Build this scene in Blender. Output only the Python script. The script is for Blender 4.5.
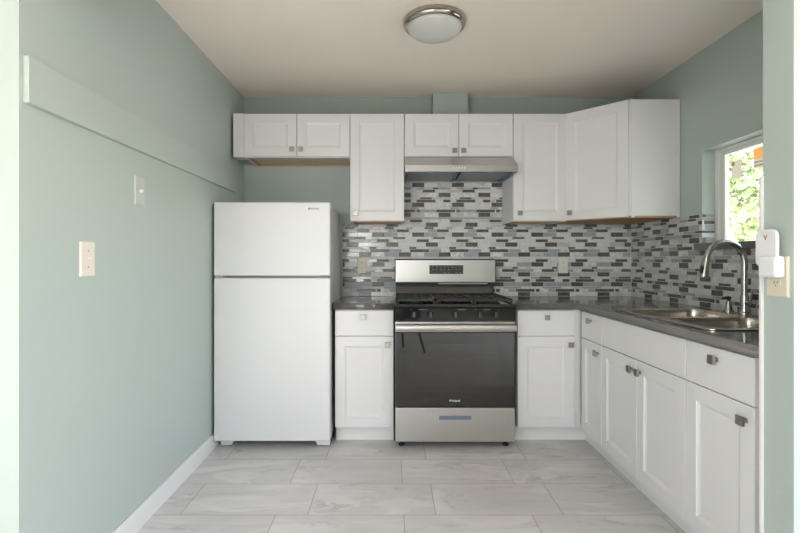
import bpy, bmesh, math, random
from mathutils import Vector, Matrix

for o in list(bpy.data.objects):
    bpy.data.objects.remove(o)
SC = bpy.context.scene
COL = SC.collection
R = math.radians

# ------------------------------------------------------------------ measurements (metres; camera looks along +Y)
EYE = 1.196
XL, XR = -1.128, 1.85          # kitchen side walls
YB = 3.62                      # back wall
YF, YF2 = 1.41, 1.53           # wall ends at the opening to the next room
XS = 1.206                     # end of the right wall stub
H = 2.44                       # ceiling
CT = 0.914                     # countertop height

# ------------------------------------------------------------------ camera
cd = bpy.data.cameras.new('camera')
cam = bpy.data.objects.new('camera', cd)
COL.objects.link(cam)
cam.location = (0, 0, EYE)
cam.rotation_euler = (R(90), 0, 0)
cd.sensor_width = 36
cd.lens = 471 * 36 / 800
cd.shift_x = 9 / 800
cd.shift_y = -7 / 800
cd.clip_start = 0.02
SC.camera = cam

# ------------------------------------------------------------------ world, sun, daylight through the next room's windows, added west fill
w = bpy.data.worlds.new('world')
SC.world = w
w.use_nodes = True
wn = w.node_tree
sky = wn.nodes.new('ShaderNodeTexSky')
sky.sky_type = 'NISHITA'
sky.sun_disc = False
sky.sun_elevation = R(48)
sky.sun_rotation = R(60)
wn.links.new(sky.outputs[0], wn.nodes['Background'].inputs[0])
wn.nodes['Background'].inputs[1].default_value = 0.85

def lamp(name, kind, loc, direction, energy, color, sx=1, sy=1, angle=None):
    ld = bpy.data.lights.new(name, kind)
    ld.energy = energy
    ld.color = color
    if kind == 'AREA':
        ld.shape = 'RECTANGLE'
        ld.size, ld.size_y = sx, sy
    if angle is not None:
        ld.angle = angle
    o = bpy.data.objects.new(name, ld)
    COL.objects.link(o)
    o.location = loc
    o.rotation_euler = Vector(direction).to_track_quat('-Z', 'Y').to_euler()
    return o

lamp('sun', 'SUN', (0, -8, 5), (-0.02, 0.925, -0.352), 20.0, (1.0, 0.945, 0.875), angle=R(0.6))
lamp('rear_window_daylight', 'AREA', (-1.55, -5.52, 1.55), (0.25, 1, -0.05), 62, (0.965, 0.955, 1.0), 2.5, 1.3)
lamp('east_window_daylight', 'AREA', (3.22, -0.6, 1.40), (-1, 0.12, -0.05), 56, (0.975, 0.955, 0.98), 2.2, 1.6)
lamp('west_fill', 'AREA', (-3.17, -3.4, 1.45), (1, 0.65, -0.05), 44, (0.99, 0.96, 0.98), 1.8, 1.6)  # added fill to brighten the right-run fronts and corner panel, no known window

vs = SC.view_settings
vs.view_transform = 'Standard'
vs.look = 'None'
vs.gamma = 1
vs.use_curve_mapping = False
vs.exposure = 0.46

# ------------------------------------------------------------------ materials
def srgb(r, g, b):
    f = lambda c: (c / 255 / 12.92) if c <= 10 else ((c / 255 + 0.055) / 1.055) ** 2.4
    return (f(r), f(g), f(b), 1)

class NT:
    def __init__(s, name):
        s.m = bpy.data.materials.new(name)
        s.m.use_nodes = True
        s.t = s.m.node_tree
        s.b = s.t.nodes['Principled BSDF']
    def n(s, typ, **kw):
        x = s.t.nodes.new(typ)
        for k, v in kw.items():
            if k.startswith('i_'):
                key = k[2:]
                x.inputs[int(key) if key.isdigit() else key.replace('_', ' ')].default_value = v
            else:
                setattr(x, k, v)
        return x
    def l(s, a, b):
        s.t.links.new(a, b)

def mat(name, col, rough=0.5, metal=0.0, bump=None, coat=0.0, var=0.0, vscale=3.0, spec=None, trans=0.0, ior=None):
    """procedural paint / metal / plastic with faint colour variation and surface grain"""
    k = NT(name)
    b = k.b
    b.inputs['Roughness'].default_value = rough
    b.inputs['Metallic'].default_value = metal
    if spec is not None:
        b.inputs['Specular IOR Level'].default_value = spec
    if coat:
        b.inputs['Coat Weight'].default_value = coat
        b.inputs['Coat Roughness'].default_value = 0.05
    if trans:
        b.inputs['Transmission Weight'].default_value = trans
    if ior:
        b.inputs['IOR'].default_value = ior
    tc = k.n('ShaderNodeTexCoord')
    no = k.n('ShaderNodeTexNoise', i_Scale=vscale, i_Detail=3.0)
    k.l(tc.outputs['Object'], no.inputs['Vector'])
    mx = k.n('ShaderNodeMixRGB', blend_type='MIX')
    mx.inputs[1].default_value = tuple(c * (1 - var) for c in col[:3]) + (1,)
    mx.inputs[2].default_value = tuple(min(1, c * (1 + var)) for c in col[:3]) + (1,)
    k.l(no.outputs['Fac'], mx.inputs[0])
    k.l(mx.outputs[0], b.inputs['Base Color'])
    if bump:
        sc_, st, di = bump
        n2 = k.n('ShaderNodeTexNoise', i_Scale=sc_, i_Detail=2.0)
        k.l(tc.outputs['Object'], n2.inputs['Vector'])
        bp = k.n('ShaderNodeBump', i_Strength=st, i_Distance=di)
        k.l(n2.outputs['Fac'], bp.inputs['Height'])
        k.l(bp.outputs[0], b.inputs['Normal'])
    return k.m

def brushed(name, col, rough, axis_scale, strength=0.12):
    k = NT(name)
    k.b.inputs['Metallic'].default_value = 1.0
    tc = k.n('ShaderNodeTexCoord')
    mp = k.n('ShaderNodeMapping')
    mp.inputs['Scale'].default_value = axis_scale
    k.l(tc.outputs['Object'], mp.inputs[0])
    no = k.n('ShaderNodeTexNoise', i_Scale=1.0, i_Detail=3.0)
    k.l(mp.outputs[0], no.inputs['Vector'])
    rr = k.n('ShaderNodeMapRange')
    rr.inputs['To Min'].default_value = rough - 0.06
    rr.inputs['To Max'].default_value = rough + 0.08
    k.l(no.outputs['Fac'], rr.inputs[0])
    k.l(rr.outputs[0], k.b.inputs['Roughness'])
    mx = k.n('ShaderNodeMixRGB')
    mx.inputs[1].default_value = tuple(c * 0.92 for c in col[:3]) + (1,)
    mx.inputs[2].default_value = col
    k.l(no.outputs['Fac'], mx.inputs[0])
    k.l(mx.outputs[0], k.b.inputs['Base Color'])
    bp = k.n('ShaderNodeBump', i_Strength=strength, i_Distance=0.0004)
    k.l(no.outputs['Fac'], bp.inputs['Height'])
    k.l(bp.outputs[0], k.b.inputs['Normal'])
    return k.m

def floor_material():
    k = NT('marble_look_porcelain')
    geo = k.n('ShaderNodeNewGeometry')
    mp = k.n('ShaderNodeMapping')
    # rows 0.305 deep with a joint at Y = 2.205; tiles 0.60 long with a joint at X = 0.21 / 0.06
    mp.inputs['Location'].default_value = (-0.06 + 6.0, -2.205 + 0.305 * 40, 0)
    k.l(geo.outputs['Position'], mp.inputs[0])
    br = k.n('ShaderNodeTexBrick', offset=0.75, offset_frequency=2, squash=1.0)
    br.inputs['Color1'].default_value = (0, 0, 0, 1)
    br.inputs['Color2'].default_value = (1, 1, 1, 1)
    br.inputs['Mortar'].default_value = (0.5, 0.5, 0.5, 1)
    br.inputs['Scale'].default_value = 1.0
    br.inputs['Mortar Size'].default_value = 0.0016
    br.inputs['Mortar Smooth'].default_value = 0.1
    br.inputs['Brick Width'].default_value = 0.60
    br.inputs['Row Height'].default_value = 0.305
    k.l(mp.outputs[0], br.inputs['Vector'])
    # every tile samples a different piece of stone
    sep = k.n('ShaderNodeMath', operation='MULTIPLY', i_1=37.0)
    k.l(br.outputs['Color'], sep.inputs[0])
    cmb = k.n('ShaderNodeCombineXYZ')
    k.l(sep.outputs[0], cmb.inputs[0])
    k.l(sep.outputs[0], cmb.inputs[2])
    add = k.n('ShaderNodeVectorMath', operation='ADD')
    k.l(geo.outputs['Position'], add.inputs[0])
    k.l(cmb.outputs[0], add.inputs[1])
    st = k.n('ShaderNodeMapping')
    st.inputs['Scale'].default_value = (1.2, 4.2, 1.0)
    st.inputs['Rotation'].default_value = (0, 0, R(-8))
    k.l(add.outputs[0], st.inputs[0])
    n1 = k.n('ShaderNodeTexNoise', i_Scale=1.5, i_Detail=7.0, i_Roughness=0.62, i_Distortion=0.9)
    k.l(st.outputs[0], n1.inputs['Vector'])
    # thin veins: band around the noise's middle value
    sb = k.n('ShaderNodeMath', operation='SUBTRACT', i_1=0.5)
    k.l(n1.outputs['Fac'], sb.inputs[0])
    ab = k.n('ShaderNodeMath', operation='ABSOLUTE')
    k.l(sb.outputs[0], ab.inputs[0])
    vr = k.n('ShaderNodeMapRange')
    vr.inputs['From Min'].default_value = 0.0
    vr.inputs['From Max'].default_value = 0.035
    vr.inputs['To Min'].default_value = 1.0
    vr.inputs['To Max'].default_value = 0.0
    k.l(ab.outputs[0], vr.inputs[0])
    n2 = k.n('ShaderNodeTexNoise', i_Scale=2.4, i_Detail=4.0, i_Roughness=0.6)
    k.l(st.outputs[0], n2.inputs['Vector'])
    r2 = k.n('ShaderNodeMapRange')
    r2.inputs['From Min'].default_value = 0.45
    r2.inputs['From Max'].default_value = 0.75
    k.l(n2.outputs['Fac'], r2.inputs[0])
    vm = k.n('ShaderNodeMath', operation='MULTIPLY')
    k.l(vr.outputs[0], vm.inputs[0])
    k.l(r2.outputs[0], vm.inputs[1])
    cr = k.n('ShaderNodeValToRGB')
    cr.color_ramp.elements[0].position = 0.30
    cr.color_ramp.elements[0].color = srgb(202, 200, 198)
    cr.color_ramp.elements[1].position = 0.68
    cr.color_ramp.elements[1].color = srgb(230, 228, 226)
    k.l(n1.outputs['Fac'], cr.inputs[0])
    m1 = k.n('ShaderNodeMixRGB')
    m1.inputs[2].default_value = srgb(154, 149, 144)
    vf = k.n('ShaderNodeMath', operation='MULTIPLY', i_1=0.75)
    k.l(vm.outputs[0], vf.inputs[0])
    k.l(vf.outputs[0], m1.inputs[0])
    k.l(cr.outputs[0], m1.inputs[1])
    m2 = k.n('ShaderNodeMixRGB')
    m2.inputs[2].default_value = srgb(150, 146, 142)
    k.l(br.outputs['Fac'], m2.inputs[0])
    k.l(m1.outputs[0], m2.inputs[1])
    k.l(m2.outputs[0], k.b.inputs['Base Color'])
    k.b.inputs['Roughness'].default_value = 0.36
    bp = k.n('ShaderNodeBump', i_Strength=0.5, i_Distance=0.0015)
    bp.invert = True
    k.l(br.outputs['Fac'], bp.inputs['Height'])
    k.l(bp.outputs[0], k.b.inputs['Normal'])
    return k.m

def quartz_material():
    k = NT('dark_grey_quartz')
    tc = k.n('ShaderNodeTexCoord')
    n1 = k.n('ShaderNodeTexNoise', i_Scale=140.0, i_Detail=3.0, i_Roughness=0.7)
    k.l(tc.outputs['Object'], n1.inputs['Vector'])
    cr = k.n('ShaderNodeValToRGB')
    cr.color_ramp.elements[0].position = 0.35
    cr.color_ramp.elements[0].color = srgb(84, 81, 78)
    cr.color_ramp.elements[1].position = 0.7
    cr.color_ramp.elements[1].color = srgb(106, 103, 99)
    k.l(n1.outputs['Fac'], cr.inputs[0])
    k.l(cr.outputs[0], k.b.inputs['Base Color'])
    k.b.inputs['Roughness'].default_value = 0.11
    k.b.inputs['Specular IOR Level'].default_value = 0.7
    return k.m

def stone_tile(name, c1, c2, rough, scale=18):
    k = NT(name)
    tc = k.n('ShaderNodeTexCoord')
    n1 = k.n('ShaderNodeTexNoise', i_Scale=scale, i_Detail=6.0, i_Roughness=0.65, i_Distortion=1.2)
    k.l(tc.outputs['Object'], n1.inputs['Vector'])
    cr = k.n('ShaderNodeValToRGB')
    cr.color_ramp.elements[0].position = 0.36
    cr.color_ramp.elements[0].color = c1
    cr.color_ramp.elements[1].position = 0.6
    cr.color_ramp.elements[1].color = c2
    k.l(n1.outputs['Fac'], cr.inputs[0])
    k.l(cr.outputs[0], k.b.inputs['Base Color'])
    k.b.inputs['Roughness'].default_value = rough
    return k.m

def glass_material():
    k = NT('window_glass')
    out = k.t.nodes['Material Output']
    fr = k.n('ShaderNodeFresnel', i_IOR=1.45)
    tr = k.n('ShaderNodeBsdfTransparent')
    tr.inputs[0].default_value = (0.97, 0.98, 0.97, 1)
    gl = k.n('ShaderNodeBsdfGlossy')
    gl.inputs['Roughness'].default_value = 0.01
    mx = k.n('ShaderNodeMixShader')
    geo = k.n('ShaderNodeNewGeometry')      # the sheet's far face must not reflect totally
    inv = k.n('ShaderNodeMath', operation='SUBTRACT', i_0=1.0)
    k.l(geo.outputs['Backfacing'], inv.inputs[1])
    mu = k.n('ShaderNodeMath', operation='MULTIPLY')
    k.l(fr.outputs[0], mu.inputs[0])
    k.l(inv.outputs[0], mu.inputs[1])
    k.l(mu.outputs[0], mx.inputs[0])
    k.l(tr.outputs[0], mx.inputs[1])
    k.l(gl.outputs[0], mx.inputs[2])
    k.l(mx.outputs[0], out.inputs['Surface'])
    return k.m

M = {}
M['sage'] = mat('sage_green_paint', srgb(183, 194, 187), 0.45, bump=(110, 0.22, 0.003), var=0.015, vscale=1.5)
M['ceiling'] = mat('ceiling_paint', srgb(252, 242, 229), 0.8, bump=(60, 0.15, 0.003), var=0.012, vscale=1.2)
M['white_trim'] = mat('white_trim_paint', srgb(232, 231, 228), 0.35, var=0.01)
M['floor'] = floor_material()
M['cab'] = mat('white_cabinet_lacquer', srgb(227, 225, 224), 0.32, var=0.006)
M['wood'] = mat('raw_birch_plywood', srgb(192, 154, 110), 0.6, var=0.08, vscale=14)
M['wood_pale'] = mat('pale_panel_underside', srgb(214, 200, 178), 0.6, var=0.05, vscale=10)
M['nickel'] = brushed('satin_nickel', srgb(166, 159, 150), 0.36, (60, 60, 60), 0.03)
M['nickel_bright'] = brushed('polished_nickel', srgb(186, 178, 168), 0.18, (20, 20, 20), 0.02)
M['steel'] = brushed('brushed_stainless_steel', srgb(198, 195, 192), 0.34, (2.0, 60, 420))
M['steel_sink'] = brushed('satin_sink_steel', srgb(200, 192, 182), 0.24, (6, 6, 6), 0.0)
M['chrome'] = brushed('brushed_faucet_steel', srgb(188, 186, 183), 0.24, (8, 8, 8), 0.0)
M['fridge'] = mat('white_textured_enamel', srgb(222, 221, 221), 0.33, bump=(420, 0.12, 0.001), var=0.006)
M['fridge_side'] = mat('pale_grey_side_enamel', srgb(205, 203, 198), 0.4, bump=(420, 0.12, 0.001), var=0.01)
M['gasket'] = mat('grey_gasket', srgb(150, 150, 150), 0.6)
M['grey_plastic'] = mat('grey_plastic', srgb(150, 150, 150), 0.45)
M['dark'] = mat('dark_plastic', srgb(38, 38, 38), 0.5)
M['black_gloss'] = mat('black_gloss_enamel', srgb(18, 18, 18), 0.07, spec=0.6)
M['black_glass'] = mat('black_oven_glass', srgb(20, 19, 19), 0.03, spec=0.9)
M['iron'] = mat('cast_iron', srgb(46, 45, 44), 0.55, bump=(300, 0.2, 0.001), var=0.1)
M['mark'] = mat('pale_printed_mark', srgb(200, 200, 200), 0.5)
M['mid_mark'] = mat('grey_printed_mark', srgb(140, 140, 142), 0.5)
M['blue_film'] = mat('blue_grey_plastic_film', srgb(112, 122, 134), 0.4)
M['blue_tape'] = mat('blue_tape', srgb(40, 92, 130), 0.4)
M['filter'] = brushed('aluminium_filter_mesh', srgb(150, 156, 160), 0.42, (200, 200, 200), 0.3)
M['cream'] = mat('cream_plastic', srgb(226, 216, 194), 0.4, var=0.01)
M['ivory'] = mat('pale_ivory_plastic', srgb(234, 224, 212), 0.4, var=0.01)
M['offwhite'] = mat('off_white_plastic', srgb(226, 224, 218), 0.4, var=0.01)
M['white_plastic'] = mat('white_plastic', srgb(238, 238, 238), 0.35, var=0.005)
M['slot'] = mat('dark_slot', srgb(60, 52, 44), 0.7)
M['gold'] = mat('gold_foil', srgb(178, 150, 66), 0.35, metal=0.6)
M['vinyl'] = mat('white_window_vinyl', srgb(238, 237, 232), 0.35, var=0.006)
M['glass'] = glass_material()
M['dome'] = mat('frosted_dome_glass', srgb(222, 222, 216), 0.28, coat=0.3, var=0.01)
def translucent(name, col, fac=0.6):
    k = NT(name)
    out = k.t.nodes['Material Output']
    tr = k.n('ShaderNodeBsdfTranslucent')
    tc = k.n('ShaderNodeTexCoord')
    no = k.n('ShaderNodeTexNoise', i_Scale=40.0)
    k.l(tc.outputs['Object'], no.inputs['Vector'])
    mc = k.n('ShaderNodeMixRGB')
    mc.inputs[1].default_value = tuple(c * .94 for c in col[:3]) + (1,)
    mc.inputs[2].default_value = col
    k.l(no.outputs['Fac'], mc.inputs[0])
    k.l(mc.outputs[0], tr.inputs[0])
    k.l(mc.outputs[0], k.b.inputs['Base Color'])
    k.b.inputs['Roughness'].default_value = 0.6
    mx = k.n('ShaderNodeMixShader')
    mx.inputs[0].default_value = fac
    k.l(k.b.outputs[0], mx.inputs[1])
    k.l(tr.outputs[0], mx.inputs[2])
    k.l(mx.outputs[0], out.inputs['Surface'])
    return k.m
M['sticker_grey'] = translucent('translucent_grey_paper', srgb(222, 216, 206))
M['sticker_orange'] = translucent('orange_paper', srgb(240, 200, 152))
M['quartz'] = quartz_material()
M['grout'] = mat('pale_grout', srgb(210, 209, 206), 0.8, var=0.02, vscale=30)
M['t_dark'] = stone_tile('charcoal_tile', srgb(78, 75, 72), srgb(96, 93, 89), 0.22)
M['t_mid'] = stone_tile('mid_grey_glass_tile', srgb(154, 157, 160), srgb(168, 171, 173), 0.10)
M['t_light'] = stone_tile('pale_grey_glass_tile', srgb(206, 207, 207), srgb(218, 219, 218), 0.10)
M['t_marble'] = stone_tile('white_marble_tile', srgb(190, 189, 187), srgb(230, 229, 226), 0.25, 26)
M['t_stone'] = stone_tile('warm_grey_tile', srgb(178, 176, 173), srgb(198, 196, 192), 0.3)
M['leaf'] = mat('fresh_green_leaves', srgb(128, 148, 84), 0.5, var=0.25, vscale=6)
M['leaf_pale'] = mat('pale_yellow_green_leaves', srgb(184, 190, 136), 0.5, var=0.2, vscale=6)
M['bark'] = mat('pale_bark', srgb(222, 200, 176), 0.8, var=0.15, vscale=12)
M['soil'] = mat('dry_pale_soil', srgb(206, 190, 166), 0.9, var=0.15, vscale=4)
M['fence'] = mat('weathered_fence_boards', srgb(196, 178, 150), 0.8, var=0.12, vscale=8)
M['chair_black'] = mat('black_chair_metal', srgb(20, 20, 20), 0.4)
M['chair_pad'] = mat('charcoal_chair_plastic', srgb(44, 44, 46), 0.5)

# ------------------------------------------------------------------ mesh builder
class MB:
    def __init__(s):
        s.bm = bmesh.new()
        s.mi = 0
    def _fin(s, faces):
        for f in faces:
            f.material_index = s.mi
    def box(s, x0, x1, y0, y1, z0, z1, bev=0.0, seg=2, mtx=None):
        t = bmesh.new()
        bmesh.ops.create_cube(t, size=1.0)
        for v in t.verts:
            v.co = Vector(((x0 + x1) / 2 + v.co.x * (x1 - x0), (y0 + y1) / 2 + v.co.y * (y1 - y0), (z0 + z1) / 2 + v.co.z * (z1 - z0)))
        if bev:
            bmesh.ops.bevel(t, geom=list(t.edges), offset=bev, segments=seg, affect='EDGES', profile=0.5)
        s._merge(t, mtx)
        return s
    def _merge(s, t, mtx=None):
        if mtx is not None:
            bmesh.ops.transform(t, matrix=mtx, verts=t.verts)
        mp = {v: s.bm.verts.new(v.co) for v in t.verts}
        for f in t.faces:
            try:
                nf = s.bm.faces.new([mp[v] for v in f.verts])
                nf.material_index = s.mi
            except ValueError:
                pass
        t.free()
    def cone(s, p0, p1, r0, r1, n=20, cap=True):
        p0, p1 = Vector(p0), Vector(p1)
        q = (p1 - p0).to_track_quat('Z', 'Y')
        a, b = [], []
        for i in range(n):
            d = q @ Vector((math.cos(2 * math.pi * i / n), math.sin(2 * math.pi * i / n), 0))
            a.append(s.bm.verts.new(p0 + d * r0))
            b.append(s.bm.verts.new(p1 + d * r1))
        fs = [s.bm.faces.new((a[i], a[(i + 1) % n], b[(i + 1) % n], b[i])) for i in range(n)]
        if cap:
            fs.append(s.bm.faces.new(a[::-1]))
            fs.append(s.bm.faces.new(b))
        s._fin(fs)
        return s
    def lathe(s, prof, c=(0, 0, 0), n=48, axis='Z'):
        """prof: list of (radius, height)"""
        c = Vector(c)
        rings = []
        for r, h in prof:
            if r < 1e-6:
                p = [Vector((0, 0, h))]
            else:
                p = [Vector((r * math.cos(2 * math.pi * i / n), r * math.sin(2 * math.pi * i / n), h)) for i in range(n)]
            if axis == 'Y':
                p = [Vector((v.x, v.z, v.y)) for v in p]
            elif axis == 'X':
                p = [Vector((v.z, v.x, v.y)) for v in p]
            rings.append([s.bm.verts.new(c + v) for v in p])
        fs = []
        for a, b in zip(rings, rings[1:]):
            for i in range(n):
                j = (i + 1) % n
                if len(a) == 1 and len(b) == 1:
                    continue
                if len(a) == 1:
                    fs.append(s.bm.faces.new((a[0], b[j], b[i])))
                elif len(b) == 1:
                    fs.append(s.bm.faces.new((a[i], a[j], b[0])))
                else:
                    fs.append(s.bm.faces.new((a[i], a[j], b[j], b[i])))
        s._fin(fs)
        return s
    def tube(s, pts, rad, n=14, cap=True):
        pts = [Vector(p) for p in pts]
        rs = rad if isinstance(rad, (list, tuple)) else [rad] * len(pts)
        rings = []
        up = None
        for i, p in enumerate(pts):
            d = (pts[min(i + 1, len(pts) - 1)] - pts[max(i - 1, 0)]).normalized()
            if up is None:
                up = Vector((0, 1, 0)) if abs(d.y) < 0.9 else Vector((1, 0, 0))
            u = (up - d * up.dot(d)).normalized()
            v = d.cross(u)
            up = u
            rings.append([s.bm.verts.new(p + (u * math.cos(2 * math.pi * k / n) + v * math.sin(2 * math.pi * k / n)) * rs[i]) for k in range(n)])
        fs = []
        for a, b in zip(rings, rings[1:]):
            for k in range(n):
                fs.append(s.bm.faces.new((a[k], a[(k + 1) % n], b[(k + 1) % n], b[k])))
        if cap:
            fs.append(s.bm.faces.new(rings[0][::-1]))
            fs.append(s.bm.faces.new(rings[-1]))
        s._fin(fs)
        return s
    def prism(s, pts, fn, a, b):
        """polygon pts (2d) swept from a to b; fn(u, v, t) -> xyz"""
        A = [s.bm.verts.new(Vector(fn(u, v, a))) for u, v in pts]
        B = [s.bm.verts.new(Vector(fn(u, v, b))) for u, v in pts]
        n = len(pts)
        fs = [s.bm.faces.new((A[i], A[(i + 1) % n], B[(i + 1) % n], B[i])) for i in range(n)]
        fs.append(s.bm.faces.new(A[::-1]))
        fs.append(s.bm.faces.new(B))
        s._fin(fs)
        return s
    def loops(s, rings, close_first=True, close_last=True):
        """rings: lists of xyz of equal length, skinned one after the other"""
        V = [[s.bm.verts.new(Vector(p)) for p in r] for r in rings]
        n = len(V[0])
        fs = []
        for a, b in zip(V, V[1:]):
            for i in range(n):
                fs.append(s.bm.faces.new((a[i], a[(i + 1) % n], b[(i + 1) % n], b[i])))
        if close_first:
            fs.append(s.bm.faces.new(V[0][::-1]))
        if close_last:
            fs.append(s.bm.faces.new(V[-1]))
        s._fin(fs)
        return s
    def build(s, name, mats, parent=None, loc=None, smooth=35):
        if not isinstance(mats, (list, tuple)):
            mats = [mats]
        bmesh.ops.recalc_face_normals(s.bm, faces=s.bm.faces)
        me = bpy.data.meshes.new(name)
        s.bm.to_mesh(me)
        s.bm.free()
        for m in mats:
            me.materials.append(m)
        me.polygons.foreach_set('use_smooth', [True] * len(me.polygons))
        me.set_sharp_from_angle(angle=R(smooth))
        o = bpy.data.objects.new(name, me)
        COL.objects.link(o)
        wnm = o.modifiers.new('weighted_normals', 'WEIGHTED_NORMAL')
        wnm.keep_sharp = True
        if parent:
            o.parent = parent
        if loc:
            o.location = loc
        return o

def tag(o, label, cat, group=None):
    o['label'] = label
    o['category'] = cat
    if group:
        o['group'] = group
    return o

def thing(name, label, cat, loc=(0, 0, 0), rz=0.0, group=None):
    o = bpy.data.objects.new(name, None)
    o.empty_display_size = 0.1
    COL.objects.link(o)
    o.location = loc
    o.rotation_euler = (0, 0, rz)
    return tag(o, label, cat, group)

def struct(o):
    o['kind'] = 'structure'
    return o

def flat_curve(name, outer, holes, z0, z1, m, bev=0.0015, parent=None, loc=None):
    """a slab from a 2d outline with holes (filled curve turned into a mesh)"""
    cu = bpy.data.curves.new(name, 'CURVE')
    cu.dimensions = '2D'
    cu.fill_mode = 'BOTH'
    for pts in [outer] + list(holes):
        sp = cu.splines.new('POLY')
        sp.points.add(len(pts) - 1)
        for p, q in zip(sp.points, pts):
            p.co = (q[0], q[1], 0, 1)
        sp.use_cyclic_u = True
    cu.extrude = (z1 - z0) / 2 - bev
    cu.bevel_depth = bev
    cu.bevel_resolution = 1
    cu.offset = -bev
    t = bpy.data.objects.new('tmp', cu)
    COL.objects.link(t)
    dg = bpy.context.evaluated_depsgraph_get()
    me = bpy.data.meshes.new_from_object(t.evaluated_get(dg))
    bpy.data.objects.remove(t)
    bpy.data.curves.remove(cu)
    me.name = name
    for v in me.vertices:
        v.co.z += (z0 + z1) / 2
    me.materials.clear()
    me.materials.append(m)
    o = bpy.data.objects.new(name, me)
    COL.objects.link(o)
    if parent:
        o.parent = parent
    if loc:
        o.location = loc
    return o

def text_mesh(name, body, size, m, parent, loc, rot, extr=0.0004):
    cu = bpy.data.curves.new(name, 'FONT')
    cu.body = body
    cu.size = size
    cu.align_x = 'CENTER'
    cu.align_y = 'CENTER'
    cu.extrude = extr
    cu.offset = size * .035
    t = bpy.data.objects.new('tmp', cu)
    COL.objects.link(t)
    dg = bpy.context.evaluated_depsgraph_get()
    me = bpy.data.meshes.new_from_object(t.evaluated_get(dg))
    bpy.data.objects.remove(t)
    bpy.data.curves.remove(cu)
    me.materials.clear()
    me.materials.append(m)
    o = bpy.data.objects.new(name, me)
    COL.objects.link(o)
    o.parent = parent
    o.location = loc
    o.rotation_euler = rot
    return o

def rrect(x0, x1, y0, y1, r, n=6):
    pts = []
    for cx, cy, a0 in ((x1 - r, y1 - r, 0), (x0 + r, y1 - r, 90), (x0 + r, y0 + r, 180), (x1 - r, y0 + r, 270)):
        for i in range(n + 1):
            a = R(a0 + 90 * i / n)
            pts.append((cx + r * math.cos(a), cy + r * math.sin(a)))
    return pts

# ------------------------------------------------------------------ the setting
RX0, RX1, RY0 = -3.2, 3.2, -5.5     # the adjoining room the camera stands in
struct(MB().box(RX0 - .1, RX1 + .1, RY0 - .1, YB + .15, -0.1, 0).build('floor', M['floor']))
struct(MB().box(RX0 - .1, RX1 + .1, RY0 - .1, YB + .15, H, H + 0.1).build('ceiling', M['ceiling']))
# left kitchen wall with its end, returning into the adjoining room
struct(MB().prism([(XL, YF + .018), (XL, YB + .1), (XL - .15, YB + .1), (XL - .15, YF + .14), (RX0, YF + .14), (RX0, YF + .018)],
                  lambda u, v, t: (u, v, t), 0, H).build('wall_left', M['sage']))
struct(MB().box(XL - .14, XR + .14, YB, YB + 0.14, 0, H).build('wall_back', M['sage']))
# right kitchen wall with the window opening
WY0, WY1, WZ0, WZ1 = 1.86, 2.80, 1.222, 1.843
m = MB()
m.box(XR, XR + .14, YF2 - .1, WY0, 0, H)
m.box(XR, XR + .14, WY1, YB + .1, 0, H)
m.box(XR, XR + .14, WY0, WY1, 0, WZ0)
m.box(XR, XR + .14, WY0, WY1, WZ1, H)
struct(m.build('wall_right', M['sage']))
struct(MB().box(XS, RX1, YF, YF2, 0, H, 0.004).build('wall_stub', M['sage']))
struct(MB().box(XL - .002, XS + .004, YF + .018, YF2, 2.12, H).build('wall_header', M['sage']))
# adjoining room
m = MB()
m.box(RX0 - .1, -2.65, RY0 - .1, RY0, 0, H)
m.box(-0.45, RX1 + .1, RY0 - .1, RY0, 0, H)
m.box(-2.65, -0.45, RY0 - .1, RY0, 2.2, H)
m.box(-2.65, -0.45, RY0 - .1, RY0, 0, 0.9)
struct(m.build('wall_rear', M['sage']))
m = MB()
m.box(RX0 - .1, RX0, RY0, -4.3, 0, H)
m.box(RX0 - .1, RX0, -2.5, YF + .12, 0, H)
m.box(RX0 - .1, RX0, -4.3, -2.5, 0, 0.65)
m.box(RX0 - .1, RX0, -4.3, -2.5, 2.25, H)
struct(m.build('wall_west', M['sage']))
m = MB()
m.box(RX1, RX1 + .1, RY0, -1.65, 0, H)
m.box(RX1, RX1 + .1, 0.45, YF2, 0, H)
m.box(RX1, RX1 + .1, -1.65, 0.45, 0, 0.55)
m.box(RX1, RX1 + .1, -1.65, 0.45, 2.15, H)
struct(m.build('wall_east', M['sage']))
# baseboard along the left wall
struct(MB().prism([(0, 0), (0.013, 0), (0.013, 0.078), (0.006, 0.092), (0, 0.092)],
                  lambda u, v, t: (XL + u, t, v), YF + .02, YB).build('baseboard_left', M['white_trim']))
# painted flat board on the left wall
struct(MB().box(XL, XL + .02, 1.442, 3.41, 1.677, 1.821, 0.0015).build('trim_1', M['sage']))
# dark stone window sill
struct(MB().box(1.826, 1.925, WY0 - .03, 2.842, 1.252, 1.291, 0.002).build('trim_2', M['quartz']))
# painted box over the hood cabinet
o = MB().box(-.131, .131, 0, .108, 0, H - 2.222, 0.002).build('duct_cover', M['sage'], loc=(.444, 3.512, 2.222))
tag(o, 'green painted duct box between the ceiling and the cabinet over the hood', 'duct cover')
# caulk line where the right cabinets meet the wall end
struct(MB().box(1.1965, 1.2065, YF2 - .008, YF2 + .003, 0.09, 1.466, 0.002).build('trim_3', M['white_trim']))

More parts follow.
